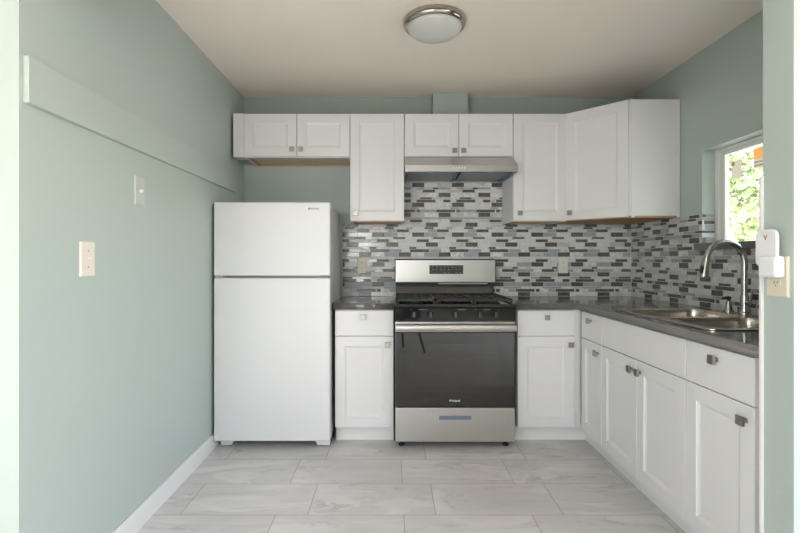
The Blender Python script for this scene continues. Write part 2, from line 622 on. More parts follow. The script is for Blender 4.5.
# ---- window
win = bpy.data.objects.new('window_1', None)
COL.objects.link(win)
win.location = (1.925, (WY0 + WY1) / 2, WZ0)
struct(win)
def ring_yz(mb, y0, y1, z0, z1, wd, x0, x1, bev=0.002, hz=None):
    hz = hz or wd
    mb.box(x0, x1, y0, y0 + wd, z0, z1, bev)
    mb.box(x0, x1, y1 - wd, y1, z0, z1, bev)
    mb.box(x0, x1, y0 + wd, y1 - wd, z0, z0 + hz, bev)
    mb.box(x0, x1, y0 + wd, y1 - wd, z1 - hz, z1, bev)
hy = (WY1 - WY0) / 2
wz = WZ1 - WZ0
m = MB(); ring_yz(m, -hy, hy, 0, wz, 0.026, 0, 0.065, hz=.018)
m.build('window_frame', M['vinyl'], win)
m = MB(); ring_yz(m, -0.02, hy - .026, 0.018, wz - .018, 0.040, 0.012, 0.034, hz=.022)
sash = m.build('sash', M['vinyl'], win)
MB().box(0.021, 0.025, 0.02, hy - .066, 0.040, wz - .040).build('window_pane', M['glass'], sash)
m = MB(); ring_yz(m, -hy + .026, 0.02, 0.018, wz - .018, 0.040, 0.038, 0.060, hz=.022)
sash = m.build('sash', M['vinyl'], win)
MB().box(0.047, 0.051, -hy + .066, -0.02, 0.040, wz - .040).build('window_pane', M['glass'], sash)

# ------------------------------------------------------------------ mosaic backsplash
S = 0.305 / 212
def dk(*a):
    return [(x * S, (x + w_) * S) for x, w_ in a]
THICK = [dk((95, 66)), dk((166, 66)), dk((95, 66)), dk((166, 66)), dk((95, 66)), dk((27, 66)), dk((166, 66)), dk((27, 66))]
MED = [dk((83, 102), (190, 22)), dk((190, 102), (120, 40)), dk((10, 68)), dk((190, 66)), dk((155, 102)), dk((190, 66)), dk((85, 66)), dk((155, 66))]
THIN = [dk(), dk((208, 65)), dk((65, 30)), dk(), dk((150, 40)), dk((65, 66)), dk((20, 50)), dk()]

def mosaic(mb, fn, u0, u1, v0, v1, holes=(), seed=1, uoff=0.0):
    """fn(u, v, d) -> xyz with d the height over the wall; slots: 0 grout 1 dark 2 mid 3 light 4 marble 5 stone"""
    rnd = random.Random(seed)
    g = 0.0012
    def quad(ps):
        f = mb.bm.faces.new([mb.bm.verts.new(Vector(fn(*p))) for p in ps])
        f.material_index = mb.mi
    def tile(a, b, c, d, mi):
        for hx0, hx1, hz0, hz1 in holes:
            if a < hx1 and b > hx0 and c < hz1 and d > hz0:
                # clip against the hole
                if hz0 - c > 0.004:
                    tile(a, b, c, hz0, mi)
                if d - hz1 > 0.004:
                    tile(a, b, hz1, d, mi)
                c2, d2 = max(c, hz0), min(d, hz1)
                if hx0 - a > 0.004:
                    tile(a, hx0, c2, d2, mi)
                if b - hx1 > 0.004:
                    tile(hx1, b, c2, d2, mi)
                return
        a, b, c, d = max(a, u0), min(b, u1), max(c, v0), min(d, v1)
        if b - a < 0.004 or d - c < 0.004:
            return
        mb.mi = mi
        a += g; b -= g; c += g; d -= g
        k = 0.0012
        lo, hi = 0.0045, 0.0075 if mi != 4 else 0.0070
        q0 = [(a, c, lo), (b, c, lo), (b, d, lo), (a, d, lo)]
        tilt = rnd.uniform(-.0003, .0003), rnd.uniform(-.0003, .0003)
        q1 = [(a + k, c + k, hi + tilt[0]), (b - k, c + k, hi + tilt[1]), (b - k, d - k, hi - tilt[0]), (a + k, d - k, hi - tilt[1])]
        quad(q1)
        for i in range(4):
            j = (i + 1) % 4
            quad([q0[i], q0[j], q1[j], q1[i]])
    hs = (('T', 0.0352), ('M', 0.024), ('N', 0.017))
    z = CT - 0.002
    r = 0
    while z < v1:
        kind, h = hs[r % 3]
        k = r // 3
        darks = {'T': THICK, 'M': MED, 'N': THIN}[kind][k % 8]
        # one sheet's row, repeated each 0.305 m
        cuts = []
        P = 0.305
        ds = sorted(darks)
        if ds:
            for i, (a, b) in enumerate(ds):
                cuts.append((a, b, 1))
                nx = ds[i + 1][0] if i + 1 < len(ds) else ds[0][0] + P
                x = b
                while nx - x > 0.012:
                    w_ = {'T': 0.1, 'M': rnd.choice([.065, .095, .145]), 'N': rnd.choice([.05, .095, .145])}[kind]
                    if nx - x - w_ < 0.03:
                        w_ = nx - x
                    w_ = min(w_, nx - x)
                    cuts.append((x, x + w_, rnd.choice([2, 3, 3, 4, 4, 5, 2, 3])))
                    x += w_
        else:
            x = rnd.uniform(0, .1)
            e = x + P
            while e - x > 0.012:
                w_ = rnd.choice([.065, .095, .145])
                if e - x - w_ < 0.03:
                    w_ = e - x
                cuts.append((x, x + w_, rnd.choice([2, 3, 3, 4, 4, 5, 2])))
                x += w_
        n0 = int(math.floor((u0 - uoff) / P)) - 2
        n1 = int(math.ceil((u1 - uoff) / P)) + 1
        for n_ in range(n0, n1):
            for a, b, mi in cuts:
                mm = mi
                if mi in (3, 4) and rnd.random() < .3:
                    mm = rnd.choice([3, 4, 5])
                tile(a + n_ * P + uoff, b + n_ * P + uoff, z, z + h, mm)
        z += h
        r += 1

TM = [M['grout'], M['t_dark'], M['t_mid'], M['t_light'], M['t_marble'], M['t_stone']]
BX0 = -.372
UOFF = (540 - 391) * 3.61 / 471
# back wall: L-shaped field rising to the hood
m = MB()
m.box(BX0 - 0, XR - .0005, YB - .005, YB - .0002, CT + .001, 1.466)
m.box(.096, .854, YB - .005, YB - .0002, 1.466, 1.80)
fnb = lambda u, v, d: (u, YB - d, v)
mosaic(m, fnb, BX0, XR - .008, CT + .001, 1.80, holes=[(BX0 - 1, .096, 1.466, 3), (.854, 9, 1.466, 3)], seed=4, uoff=UOFF)
o = m.build('backsplash', TM, smooth=10)
tag(o, 'grey mosaic strip tile on the back wall behind the stove', 'backsplash', 'mosaic tile fields')
# right wall: u runs from the corner towards the camera
m = MB()
m.box(XR - .005, XR - .0002, YF2 + .002, WY0, CT + .001, 1.466)
m.box(XR - .005, XR - .0002, WY1, YB - .006, CT + .001, 1.466)
m.box(XR - .005, XR - .0002, WY0, WY1, CT + .001, 1.2515)
fnr = lambda u, v, d: (XR - d, YB - u, v)
mosaic(m, fnr, .008, YB - YF2 - .004, CT + .001, 1.466, holes=[(YB - 2.842, YB - WY0 + .03, 1.2515, 1.2915), (YB - WY1 + .008, YB - WY0 - .008, 1.2515, 3)], seed=9, uoff=.06)
# return of the tile into the window reveal
m.mi = 0
m.box(XR - .005, XR + .072, WY1 - .005, WY1 - .0002, 1.292, 1.466)
mosaic(m, lambda u, v, d: (XR + u, WY1 - d, v), -.007, .072, 1.292, 1.466, seed=12, uoff=.19)
o = m.build('backsplash', TM, smooth=10)
tag(o, 'grey mosaic strip tile on the right wall behind the faucet and under the window', 'backsplash', 'mosaic tile fields')

# ------------------------------------------------------------------ cabinets
def rect_y(x0, x1, z0, z1, y):
    return [(x0, y, z0), (x1, y, z0), (x1, y, z1), (x0, y, z1)]

def ins(x0, x1, z0, z1, d):
    return x0 + d, x1 - d, z0 + d, z1 - d

def knob(parent, x, z, y=-.020):
    """small square satin knob on a front at local (x, z)"""
    m = MB()
    m.cone((x, y, z), (x, y - .004, z), .009, .008, 16)
    m.cone((x, y - .004, z), (x, y - .016, z), .0055, .0055, 16)
    m.box(x - .0165, x + .0165, y - .027, y - .016, z - .0165, z + .0165, .002)
    return m.build('knob', M['nickel'], parent)

def door(parent, x0, x1, z0, z1, kx, kz, fw=.063):
    m = MB()
    T = .019
    f = -.020
    rr = [rect_y(x0, x1, z0, z1, f + T)]
    rr.append(rect_y(x0, x1, z0, z1, f + .0015))
    rr.append(rect_y(*ins(x0, x1, z0, z1, .0015), f))
    rr.append(rect_y(*ins(x0, x1, z0, z1, fw), f))
    rr.append(rect_y(*ins(x0, x1, z0, z1, fw + .003), f + .004))
    rr.append(rect_y(*ins(x0, x1, z0, z1, fw + .015), f + .0085))
    m.loops(rr)
    d = m.build('door', M['cab'], parent, smooth=20)
    if kx is not None:
        knob(d, kx, kz)
    return d

def drawer(parent, x0, x1, z0, z1, kx=None, kz=None):
    m = MB()
    f = -.020
    m.loops([rect_y(x0, x1, z0, z1, f + .019), rect_y(x0, x1, z0, z1, f + .002), rect_y(*ins(x0, x1, z0, z1, .002), f)])
    d = m.build('drawer_front', M['cab'], parent, smooth=20)
    if kx is not None:
        knob(d, kx, kz)
    return d

G = .0018   # half gap between fronts

def wall_cabinet(label, loc, width, height, doors, left_filler=0.0, depth=.298):
    """origin: lower left front corner of the body; fronts stand 0.02 before it"""
    t = thing('wall_cabinet', label, 'cabinet', loc, 0, 'white wall cabinets')
    m = MB()
    w_ = width
    # open-bottomed look: sides and front rail reach below the plywood bottom
    m.box(0, .016, 0, depth, 0, height, .001)
    m.box(w_ - .016, w_, 0, depth, 0, height, .001)
    m.box(.016, w_ - .016, 0, .018, 0, .032)
    m.box(.016, w_ - .016, 0, depth, height - .018, height)
    m.box(.016, w_ - .016, .018, .028, .032, height - .018)
    if left_filler:
        m.box(-left_filler, 0, -.019, depth * .25, 0, height, .001)
    m.build('body', M['cab'], t)
    m = MB()
    m.box(.016, w_ - .016, .018, depth, .012, .020)
    m.build('bottom_panel', M['wood_pale'], t)
    MB().box(.016, w_ - .016, depth - .018, depth, 0, .012).build('back_rail', M['wood'], t)
    MB().box(.016, .034, .018, depth - .018, 0, .012).build('side_rail', M['wood'], t)
    for x0, x1, kx, kz in doors:
        door(t, x0 + G, x1 - G, .004, height - .003, kx, kz)
    return t

UZ0, UZ1 = 1.465, 2.220
SZ0 = 1.914
UY = 3.32
hh = UZ1 - SZ0
wall_cabinet('short two-door white cabinet hanging above the refrigerator', (-1.031, UY, SZ0), .743, hh,
             [(0, .371, .340, .052), (.371, .743, .402, .052)], left_filler=.074)
wall_cabinet('tall single-door white cabinet between the cabinet over the refrigerator and the hood', (-.287, UY, UZ0), .380, UZ1 - UZ0,
             [(0, .380, .042, .055)])
wall_cabinet('short two-door white cabinet directly above the stainless range hood', (.094, UY, SZ0), .762, hh,
             [(0, .381, .350, .042), (.381, .762, .412, .042)])
wall_cabinet('tall single-door white cabinet immediately right of the range hood', (.857, UY, UZ0), .376, UZ1 - UZ0,
             [(0, .376, .042, .055)])
# diagonal corner cabinet (local x along the diagonal front)
CX0, CY0 = 1.236, UY
CX1, CY1 = 1.536, 3.012
ang = math.atan2(CY1 - CY0, CX1 - CX0)
t = thing('wall_cabinet', 'tall diagonal white corner cabinet with a wide side panel next to the window', 'cabinet', (CX0, CY0, UZ0), 0, 'white wall cabinets')
hU = UZ1 - UZ0
pent = [(0, 0), (CX1 - CX0, CY1 - CY0), (XR - .004 - CX0, CY1 - CY0), (XR - .004 - CX0, YB - .003 - CY0), (0, YB - .003 - CY0)]
MB().prism(pent, lambda u, v, z: (u, v, z), .012, hU).build('body', M['cab'], t)
MB().prism([(u * .985 + .004, v * .985 + .003) for u, v in pent], lambda u, v, z: (u, v, z), 0, .0115).build('bottom_panel', M['wood'], t)
L = math.hypot(CX1 - CX0, CY1 - CY0)
dg_ = bpy.data.objects.new('door', None)
m = MB()
x0, x1, z0, z1, f = .006, L - .012, .006, hU - .003, -.020
fw = .063
m.loops([rect_y(x0, x1, z0, z1, f + .019), rect_y(x0, x1, z0, z1, f + .0015), rect_y(*ins(x0, x1, z0, z1, .0015), f),
         rect_y(*ins(x0, x1, z0, z1, fw), f), rect_y(*ins(x0, x1, z0, z1, fw + .003), f + .004), rect_y(*ins(x0, x1, z0, z1, fw + .015), f + .0085)])
bpy.data.objects.remove(dg_)
d = m.build('door', M['cab'], t, smooth=20)
d.rotation_euler = (0, 0, ang)
knob(d, .042, .055)
# stile and back edge strips of the side panel
m = MB()
m.box(CX1 - CX0, CX1 - CX0 + .020, CY1 - CY0 - .004, CY1 - CY0 + .0, .0, hU, .001)
m.box(XR - .024 - CX0, XR - .004 - CX0, CY1 - CY0 - .004, CY1 - CY0 + .0, .0, hU, .001)
m.build('panel_strip', M['cab'], t)

# base cabinets
BZ0, BZS, BZ1 = .108, .700, .868
def base_cabinet(label, loc, rz, width, fronts, depth=.555, filler=(0, 0), toe=(0, 0), open_top=False, name='base_cabinet'):
    t = thing(name, label, 'cabinet', loc, rz, 'white base cabinets')
    m = MB()
    if open_top:
        m.box(0, .018, 0, depth, .105, .70)
        m.box(width - .018, width, 0, depth, .105, .70)
        m.box(0, .018, 0, .03, .70, .872)
        m.box(width - .018, width, 0, .03, .70, .872)
        m.box(.018, width - .018, 0, .018, .105, .872)
        m.box(.018, width - .018, depth - .01, depth, .105, .872)
        m.box(.018, width - .018, .018, depth - .01, .105, .123)
    else:
        m.box(0, width, 0, depth, .105, .872, .001)
    if filler[0]:
        m.box(-filler[0], 0, -.012, .02, .105, .872, .001)
    if filler[1]:
        m.box(width, width + filler[1], -.012, .02, .105, .872, .001)
    m.build('body', M['cab'], t)
    MB().box(-filler[0] - toe[0], width + filler[1] + toe[1], .055, .073, 0, .105).build('toe_kick', M['white_trim'], t)
    for kind, x0, x1, z0, z1, kx, kz in fronts:
        if kind == 'door':
            door(t, x0 + G, x1 - G, z0 + G, z1 - G, kx, kz)
        else:
            drawer(t, x0 + G, x1 - G, z0 + G, z1 - G, kx, kz)
    return t

KZ, KD = .822, .645
FY = 3.07
base_cabinet('white base cabinet between the refrigerator and the stove', (-.364, FY, 0), 0, .381,
             [('drawer', 0, .381, BZS, BZ1, .186, KZ), ('door', 0, .381, BZ0, BZS, .340, KD)], depth=.548)
base_cabinet('white base cabinet just right of the stove, facing the room', (.818, FY, 0), 0, .374,
             [('drawer', 0, .374, BZS, BZ1, .188, KZ), ('door', 0, .374, BZ0, BZS, .342, KD)], depth=.548, filler=(0, .040), toe=(0, .058))
FX = 1.235
rz = R(-90)
Y0 = 3.010
base_cabinet('narrow white cabinet in the inside corner of the right run', (FX, Y0, 0), rz, .288,
             [('drawer', 0, .288, BZS, BZ1, .150, KZ), ('door', 0, .288, BZ0, BZS, .246, KD)], depth=.600, toe=(.114, 0))
base_cabinet('wide two-door white cabinet below the double sink', (FX, Y0 - .290, 0), rz, .776,
             [('drawer', 0, .776, BZS, BZ1, None, None), ('door', 0, .388, BZ0, BZS, .350, KD), ('door', .388, .776, BZ0, BZS, .426, KD)], depth=.600, open_top=True)
base_cabinet('white end cabinet nearest the camera with one drawer and one door', (FX, Y0 - 1.068, 0), rz, .390,
             [('drawer', 0, .368, BZS, BZ1, .185, KZ), ('door', 0, .368, BZ0, BZS, .330, KD)], depth=.600, open_top=True)

# ------------------------------------------------------------------ worktops
def slab(label, outer, holes):
    ox, oy = outer[0]
    sh = lambda P: [(x - ox, y - oy) for x, y in P]
    o = flat_curve('countertop', sh(outer), [sh(h_) for h_ in holes], .8745 - .8745, CT - .8745, M['quartz'], .002, loc=(ox, oy, .8745))
    return tag(o, label, 'countertop', 'dark grey worktops')
slab('short dark grey countertop between the refrigerator and the stove', [(-.376, 3.022), (.018, 3.022), (.018, YB - .002), (-.376, YB - .002)], [])
SX0, SX1, SY0, SY1 = 1.250, 1.815, 1.855, 2.655
slab('L-shaped dark grey countertop holding the double sink', [(1.196, 1.534), (XR - .002, 1.534), (XR - .002, YB - .002), (.789, YB - .002), (.789, 3.022), (1.196, 3.022)],
     [[(SX0 + .012, SY0 + .012), (SX1 - .012, SY0 + .012), (SX1 - .012, SY1 - .012), (SX0 + .012, SY1 - .012)]])

# ------------------------------------------------------------------ sink
t = thing('sink', 'stainless steel double bowl drop-in sink in the right countertop', 'sink', (SX0, SY0, CT))
sw, sl = SX1 - SX0, SY1 - SY0
bowls = [(.040, .455, .038, .372), (.040, .455, .412, sl - .038)]
flat_curve('rim', rrect(0, sw, 0, sl, .045), [rrect(*b, .07) for b in bowls], 0.0005, .0075, M['steel_sink'], .002, parent=t)
for a, b, c, d_ in bowls:
    m = MB()
    rings = []
    for z, dd, r_ in ((.0055, -.001, .07), (-.004, .002, .068), (-.02, .004, .066), (-.150, .012, .060), (-.172, .024, .055), (-.180, .048, .045)):
        rings.append([(x, y, z) for x, y in rrect(a + dd, b - dd, c + dd, d_ - dd, r_)])
    m.loops(rings, close_first=False)
    bo = m.build('bowl', M['steel_sink'], t, smooth=60)
    MB().lathe([(0, .0035), (.02, .0035), (.024, .002), (.036, .004), (.042, .001), (.042, -.001)], ((a + b) / 2, (c + d_) / 2, -.180), 32).build('drain', M['chrome'], bo)

# ------------------------------------------------------------------ faucet
FBX, FBY, FBZ = 1.782, 2.375, CT + .0075
t = thing('faucet', 'tall brushed steel gooseneck pull-down faucet behind the sink', 'faucet', (FBX, FBY, FBZ))
m = MB()
m.lathe([(0, 0), (.028, 0), (.028, .006), (.022, .012), (.019, .03), (.019, .085), (.017, .095), (0, .095)], n=32)
m.build('base', M['chrome'], t)
pts = [(0, 0, .09), (0, 0, .16), (0, 0, .23), (0, 0, .262)]
ra = .096
for i in range(1, 15):
    a = R(i * 172 / 14)
    pts.append((-ra + ra * math.cos(a), 0, .262 + ra * 1.06 * math.sin(a)))
m = MB(); m.tube(pts, .0145, 18)
m.build('spout', M['chrome'], t)
p_end = Vector(pts[-1])
m = MB()
m.tube([p_end + Vector((.0005, 0, .006)), p_end + Vector((-.002, 0, -.012)), p_end + Vector((-.008, 0, -.05)), p_end + Vector((-.014, 0, -.088)), p_end + Vector((-.015, 0, -.093))],
       [.0155, .016, .018, .0215, .019], 20)
hd = m.build('spray_head', M['chrome'], t)
m = MB(); q = p_end + Vector((-.026, -.004, -.052))
m.box(-.004, .004, -.010, .010, -.020, .020, .003, mtx=Matrix.Translation(q) @ Matrix.Rotation(R(9), 4, 'Y'))
m.build('spray_button', M['dark'], hd)
m = MB()
m.cone((0, -.016, .06), (0, -.040, .06), .0125, .0115, 18)
m.tube([(0, -.038, .06), (-.002, -.048, .075), (-.004, -.055, .12)], [.006, .0055, .0045], 12)
m.build('lever_handle', M['chrome'], t)

t = thing('soap_dispenser', 'small conical steel soap dispenser standing left of the faucet', 'soap dispenser', (1.782, 2.487, FBZ))
MB().lathe([(0, 0), (.024, 0), (.024, .004), (.019, .010), (.012, .045), (.010, .056), (0, .056)], n=28).build('body', M['chrome'], t)
m = MB()
m.cone((0, 0, .055), (0, 0, .066), .0065, .0065, 16)
m.tube([(.008, 0, .071), (-.004, 0, .073), (-.030, 0, .070), (-.036, 0, .064)], [.0095, .0095, .006, .0045], 12)
m.build('spout', M['dark'], t)

# ------------------------------------------------------------------ refrigerator
FRX, FRY = -1.112, 2.950
t = thing('refrigerator', 'white top-freezer refrigerator standing against the left wall', 'refrigerator', (FRX, FRY, 0))
fw_, fh_, fsp = .730, 1.556, 1.087
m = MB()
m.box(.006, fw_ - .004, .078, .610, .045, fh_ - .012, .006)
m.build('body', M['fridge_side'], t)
def fdoor(nm, z0, z1):
    m = MB()
    m.box(0, fw_, 0, .066, z0, z1, .009, 3)
    d = m.build(nm, M['fridge'], t)
    MB().box(.014, fw_ - .014, .066, .079, z0 + .012, z1 - .012).build('gasket', M['gasket'], d)
    return d
fd = fdoor('freezer_door', fsp + .006, fh_)
fdoor('refrigerator_door', .056, fsp - .006)
# badge in the freezer door's upper right corner
m = MB()
m.box(.592, .664, -.0015, 0, 1.506, 1.522, .0006)
bd = m.build('badge', mat('silver_badge', srgb(205, 205, 205), 0.35), fd)
m = MB()
m.box(.594, .607, -.0022, -.0012, 1.508, 1.520, .0005)
for i in range(6):
    m.box(.611 + i * .0085, .617 + i * .0085, -.0020, -.0012, 1.5115, 1.5165)
m.build('badge_mark', M['mid_mark'], bd)
m = MB()
m.box(.010, .060, -.002, .075, fsp - .0045, fsp + .0045, .001)
m.cone((.018, .01, fsp - .005), (.018, .01, fsp + .005), .007, .007, 14)
m.build('hinge', M['mark'], t)
m = MB()
m.box(fw_ - .06, fw_ - .012, -.001, .075, fsp - .004, fsp + .004, .001)
m.build('hinge', M['grey_plastic'], t)
MB().box(.03, fw_ - .03, .120, .13, .012, .056).build('toe_grille', M['dark'], t)
for xa, xb, fl in ((.022, .112, 1), (fw_ - .112, fw_ - .010, -1)):
    m = MB()
    P = [(xa, .008), (xb - .022 if fl > 0 else xb, .008), (xb, .055), (xa, .055)] if fl > 0 else [(xa + .022, .008), (xb, .008), (xb, .055), (xa, .055)]
    m.prism(P, lambda u, v, y: (u, y, v), .068, .115)
    m.build('foot_cover', M['fridge'], t)
    m = MB()
    xc = xa + .02 if fl > 0 else xb - .02
    m.cone((xc, .09, 0), (xc, .09, .012), .015, .015, 14)
    m.build('foot', M['grey_plastic'], t)
for xc in (.05, fw_ - .05):
    MB().cone((xc, .56, 0), (xc, .56, .046), .015, .015, 14).build('foot', M['dark'], t)

# ------------------------------------------------------------------ gas range
GX, GY = .024, 2.965
GW = .760
t = thing('gas_range', 'freestanding stainless and black gas stove between the base cabinets', 'stove', (GX, GY, 0))
MB().box(0, GW, .032, .615, .042, .895, .002).build('body', M['dark'], t)
# oven door
m = MB(); m.box(.004, GW - .004, 0, .031, .268, .738, .003)
od = m.build('oven_door', M['black_glass'], t)
m = MB(); m.box(.075, GW - .09, -.0006, .001, .40, .66, .0003)
m.build('window', mat('tinted_oven_window', srgb(30, 29, 28), .03, spec=.9), od)
m = MB()
m.box(.004, GW - .004, -.002, .031, .7395, .804, .003)
m.build('door_trim', M['steel'], od)
m = MB()
m.loops([[(x, y + (-.004 if 0.05 < x < .7 else 0), z) for y, z in ((-.030, .748), (-.046, .752), (-.052, .765), (-.052, .778), (-.046, .789), (-.030, .792), (-.024, .784), (-.024, .756))]
         for x in (.006, .03, .09, .2, .38, .56, .67, .73, GW - .006)])
for xx in (.03, GW - .03):
    m.box(xx - .02, xx + .02, -.03, .0, .755, .787, .003)
m.build('handle', M['steel'], od)
lg = text_mesh('logo', 'Whirlpool', .0165, M['mark'], od, (.376, -.0008, .307), (R(90), 0, 0))
# storage drawer
m = MB(); m.box(.004, GW - .004, 0, .031, .048, .262, .003)
dr = m.build('storage_drawer', M['steel'], t)
m = MB()
m.box(.278, .482, -.0016, .002, .187, .213, .0006)
m.build('pull_recess', M['blue_film'], dr)
# control panel with five knobs
m = MB()
m.prism([(.0, .808), (.0, .815), (.0, .889), (.004, .893), (.05, .893), (.05, .808)], lambda y, z, x: (x, y, z), .0, GW)
cp = m.build('control_panel', M['black_gloss'], t)
for px in (414, 430.5, 455.5, 480, 496):
    kx = (px - 391) * 2.955 / 471 - GX
    m = MB()
    m.lathe([(0, .006), (.021, .006), (.021, .0), (.0195, -.008), (.016, -.019), (0, -.020)], (kx, 0, .851), 28, 'Y')
    m.box(kx - .0035, kx + .0035, -.028, -.012, .832, .870, .0015)
    m.mi = 1
    m.box(kx - .0048, kx - .0036, -.0283, -.014, .834, .868)
    m.box(kx + .0036, kx + .0048, -.0283, -.014, .834, .868)
    m.build('knob', [M['black_gloss'], M['nickel']], t)
for px, hw in ((422, .02), (463, .02), (487, .02), (411, .003), (427, .003), (459, .003), (476, .003), (499, .003)):
    kx = (px - 391) * 2.955 / 471 - GX
    MB().box(kx - hw, kx + hw, -.0008, .001, .879, .882).build('marking', M['mid_mark'], cp)
# cooktop
m = MB()
m.box(-.003, GW + .003, -.006, .56, .894, .908, .004)
m.box(-.003, GW + .003, -.006, .012, .906, .915, .003)
m.box(-.003, .010, -.006, .56, .906, .915, .003)
m.box(GW - .010, GW + .003, -.006, .56, .906, .915, .003)
ck = m.build('cooktop', M['black_gloss'], t)
for bx, by, br in ((.13, .14, .045), (.13, .41, .036), (.38, .275, .05), (.63, .14, .05), (.63, .41, .032)):
    m = MB()
    m.lathe([(0, .0), (br + .012, .0), (br + .012, .006), (br, .008), (br, .014), (br - .004, .0175), (0, .0185)], (bx, by, .908), 32)
    m.build('burner', M['iron'], t)
def grate(x0, x1):
    m = MB()
    y0, y1, z0, z1 = .022, .535, .930, .947
    b = .007
    for x in (x0, x1 - b * 2):
        m.box(x, x + b * 2, y0, y1, z0, z1, .003)
    for y in (y0, (y0 + y1) / 2 - b, y1 - b * 2):
        m.box(x0, x1, y, y + b * 2, z0, z1, .003)
    n = 5
    for i in range(1, n):
        xx = x0 + (x1 - x0) * i / n
        m.box(xx - b * .8, xx + b * .8, y0, y1, z0 + .002, z1, .003)
    for y in (y0 + .125, y1 - .140):
        m.box(x0, x1, y, y + b * 2, z0 + .001, z1, .003)
    for x in (x0, x1 - .014):
        for y in (y0, y1 - .014):
            m.box(x, x + .014, y, y + .014, .9075, z0 + .003, .002)
    m.build('grate', M['iron'], t)
grate(.012, .258); grate(.261, .499); grate(.502, .748)
# backguard
m = MB()
m.prism([(.555, .895), (.555, .905), (.572, .985), (.572, 1.022), (.625, 1.022), (.625, .895)], lambda y, z, x: (x, y, z), .012, GW - .014)
bg = m.build('backguard', M['black_gloss'], t)
m = MB()
m.box(.004, GW + .003, .556, .625, 1.020, 1.199, .010, 3)
m.build('backguard_frame', M['black_gloss'], bg)
m = MB()
m.box(.010, GW - .003, .552, .575, 1.024, 1.193, .005, 2)
pn = m.build('backguard_panel', M['steel'], bg)
dx0, dx1 = .262, .515
m = MB(); m.box(dx0, dx1, .5505, .560, 1.088, 1.153, .001)
dp = m.build('display', mat('dark_touch_display', srgb(58, 56, 55), .25), pn)
m = MB()
for r_, zz in enumerate((1.140, 1.120, 1.098)):
    for c_ in range(8):
        if r_ == 2 and c_ not in (3, 4, 6, 7):
            continue
        xx = dx0 + .022 + c_ * .029
        m.box(xx, xx + (.012 if (c_ + r_) % 2 else .008), .5498, .5508, zz - .002, zz + .002)
m.build('display_marks', M['mid_mark'], dp)
m = MB(); m.box(.33, GW - .06, .5705, .5735, 1.012, 1.019, .0005)
m.build('label_strip', M['mark'], bg)
for xx in (.045, GW - .045):
    for yy in (.075, .56):
        m = MB()
        m.lathe([(0, 0), (.020, 0), (.020, .010), (.010, .014), (.010, .044), (0, .044)], (xx, yy, 0), 20)
        m.build('foot', M['dark'], t)

# ------------------------------------------------------------------ range hood
t = thing('range_hood', 'stainless steel under-cabinet range hood above the stove', 'range hood', (.094, 3.165, 1.788))
HWd = .760
m = MB()
# sloped shell: profile in (y, z)
m.prism([(0, 0), (0, .043), (.004, .046), (.134, .124), (.134, .126), (.449, .126), (.449, 0), (.430, 0), (.430, .030), (.020, .030), (.020, 0)], lambda y, z, x: (x, y, z), .001, HWd - .001)
m.box(.001, .012, 0, .449, -.004, .0)
m.box(HWd - .012, HWd - .001, 0, .449, -.004, .0)
m.build('shell', M['steel'], t)
for a, b in ((.020, .372), (.392, .744)):
    m = MB()
    m.box(a, b, .060, .415, .004, .012, .001)
    fl_ = m.build('filter', M['filter'], t)
    m = MB()
    m.box(b - .022 if a < .1 else b - .030, b, .060, .415, .001, .0045)
    m.build('tape', M['blue_tape'], fl_)
for xx in (.18, .58):
    m = MB(); m.lathe([(0, -.002), (.022, -.002), (.026, .004), (.026, .012)], (xx, .038, .004), 20)
    m.build('light', M['mark'], t)
m = MB()
for i in range(5):
    m.cone((.326 + i * .019, .001, .024), (.326 + i * .019, -.006, .024), .007, .006, 14)
m.build('control_buttons', M['white_plastic'], t)

# ------------------------------------------------------------------ ceiling light
t = thing('ceiling_light', 'round flush ceiling light with a nickel rim and frosted dome', 'ceiling light', (.226, 2.450, H))
MB().lathe([(.0, -.0005), (.158, -.0005), (.161, -.005), (.1625, -.014), (.161, -.024), (.156, -.033), (.150, -.038), (.1445, -.0395), (.1425, -.036), (0, -.034)], n=72).build('rim', M['nickel_bright'], t)
MB().lathe([(.1415, -.036), (.1405, -.043), (.134, -.055), (.118, -.068), (.092, -.078), (.056, -.085), (.02, -.0875), (0, -.088)], n=64).build('dome', M['dome'], t, smooth=80)

# ------------------------------------------------------------------ switches and outlets
def plate_on_wall(name, label, cat, loc, rz, w_, h_, m_, kind, group, screw=True):
    """local: x along the wall, -y out of it, origin at the plate's centre on the wall"""
    t = thing(name, label, cat, loc, rz, group)
    m = MB()
    rr = lambda d_, y: rect_y(-w_ / 2 + d_, w_ / 2 - d_, -h_ / 2 + d_, h_ / 2 - d_, y)
    m.loops([rr(0, 0), rr(0, -.003), rr(.004, -.0065)])
    m.build('plate', m_, t, smooth=20)
    if kind == 'toggle':
        m = MB()
        m.box(-.006, .006, -.0075, -.0055, -.0125, .0125, .0005)
        m.box(-.0042, .0042, -.022, -.006, -.004, .006, .0015, mtx=Matrix.Translation((0, 0, -.002)) @ Matrix.Rotation(R(-22), 4, 'X'))
        m.build('toggle', m_, t)
        for z in (-.030, .030):
            MB().cone((0, -.006, z), (0, -.0075, z), .0032, .0030, 12).build('screw', M['mid_mark'], t)
    elif kind == 'knob':
        m = MB(); m.lathe([(0, -.018), (.007, -.018), (.008, -.016), (.008, -.006)], (0, 0, 0), 20, 'Y')
        m.build('dial', M['white_plastic'], t)
    else:
        for z in (-.0195, .0195):
            m = MB()
            m.prism(rrect(-.0165, .0165, z - .014, z + .014, .009), lambda u, v, y: (u, y, v), -.0085, -.006)
            s_ = m.build('socket', m_, t)
            m = MB()
            for xx, hh_ in ((-.006, .0042), (.006, .0034)):
                m.box(xx - .0012, xx + .0012, -.0089, -.0083, z + .002 - hh_, z + .002 + hh_)
            m.cone((0, -.0083, z - .0085), (0, -.0089, z - .0085), .0022, .0022, 10)
            m.build('slots', M['slot'], s_)
    return t

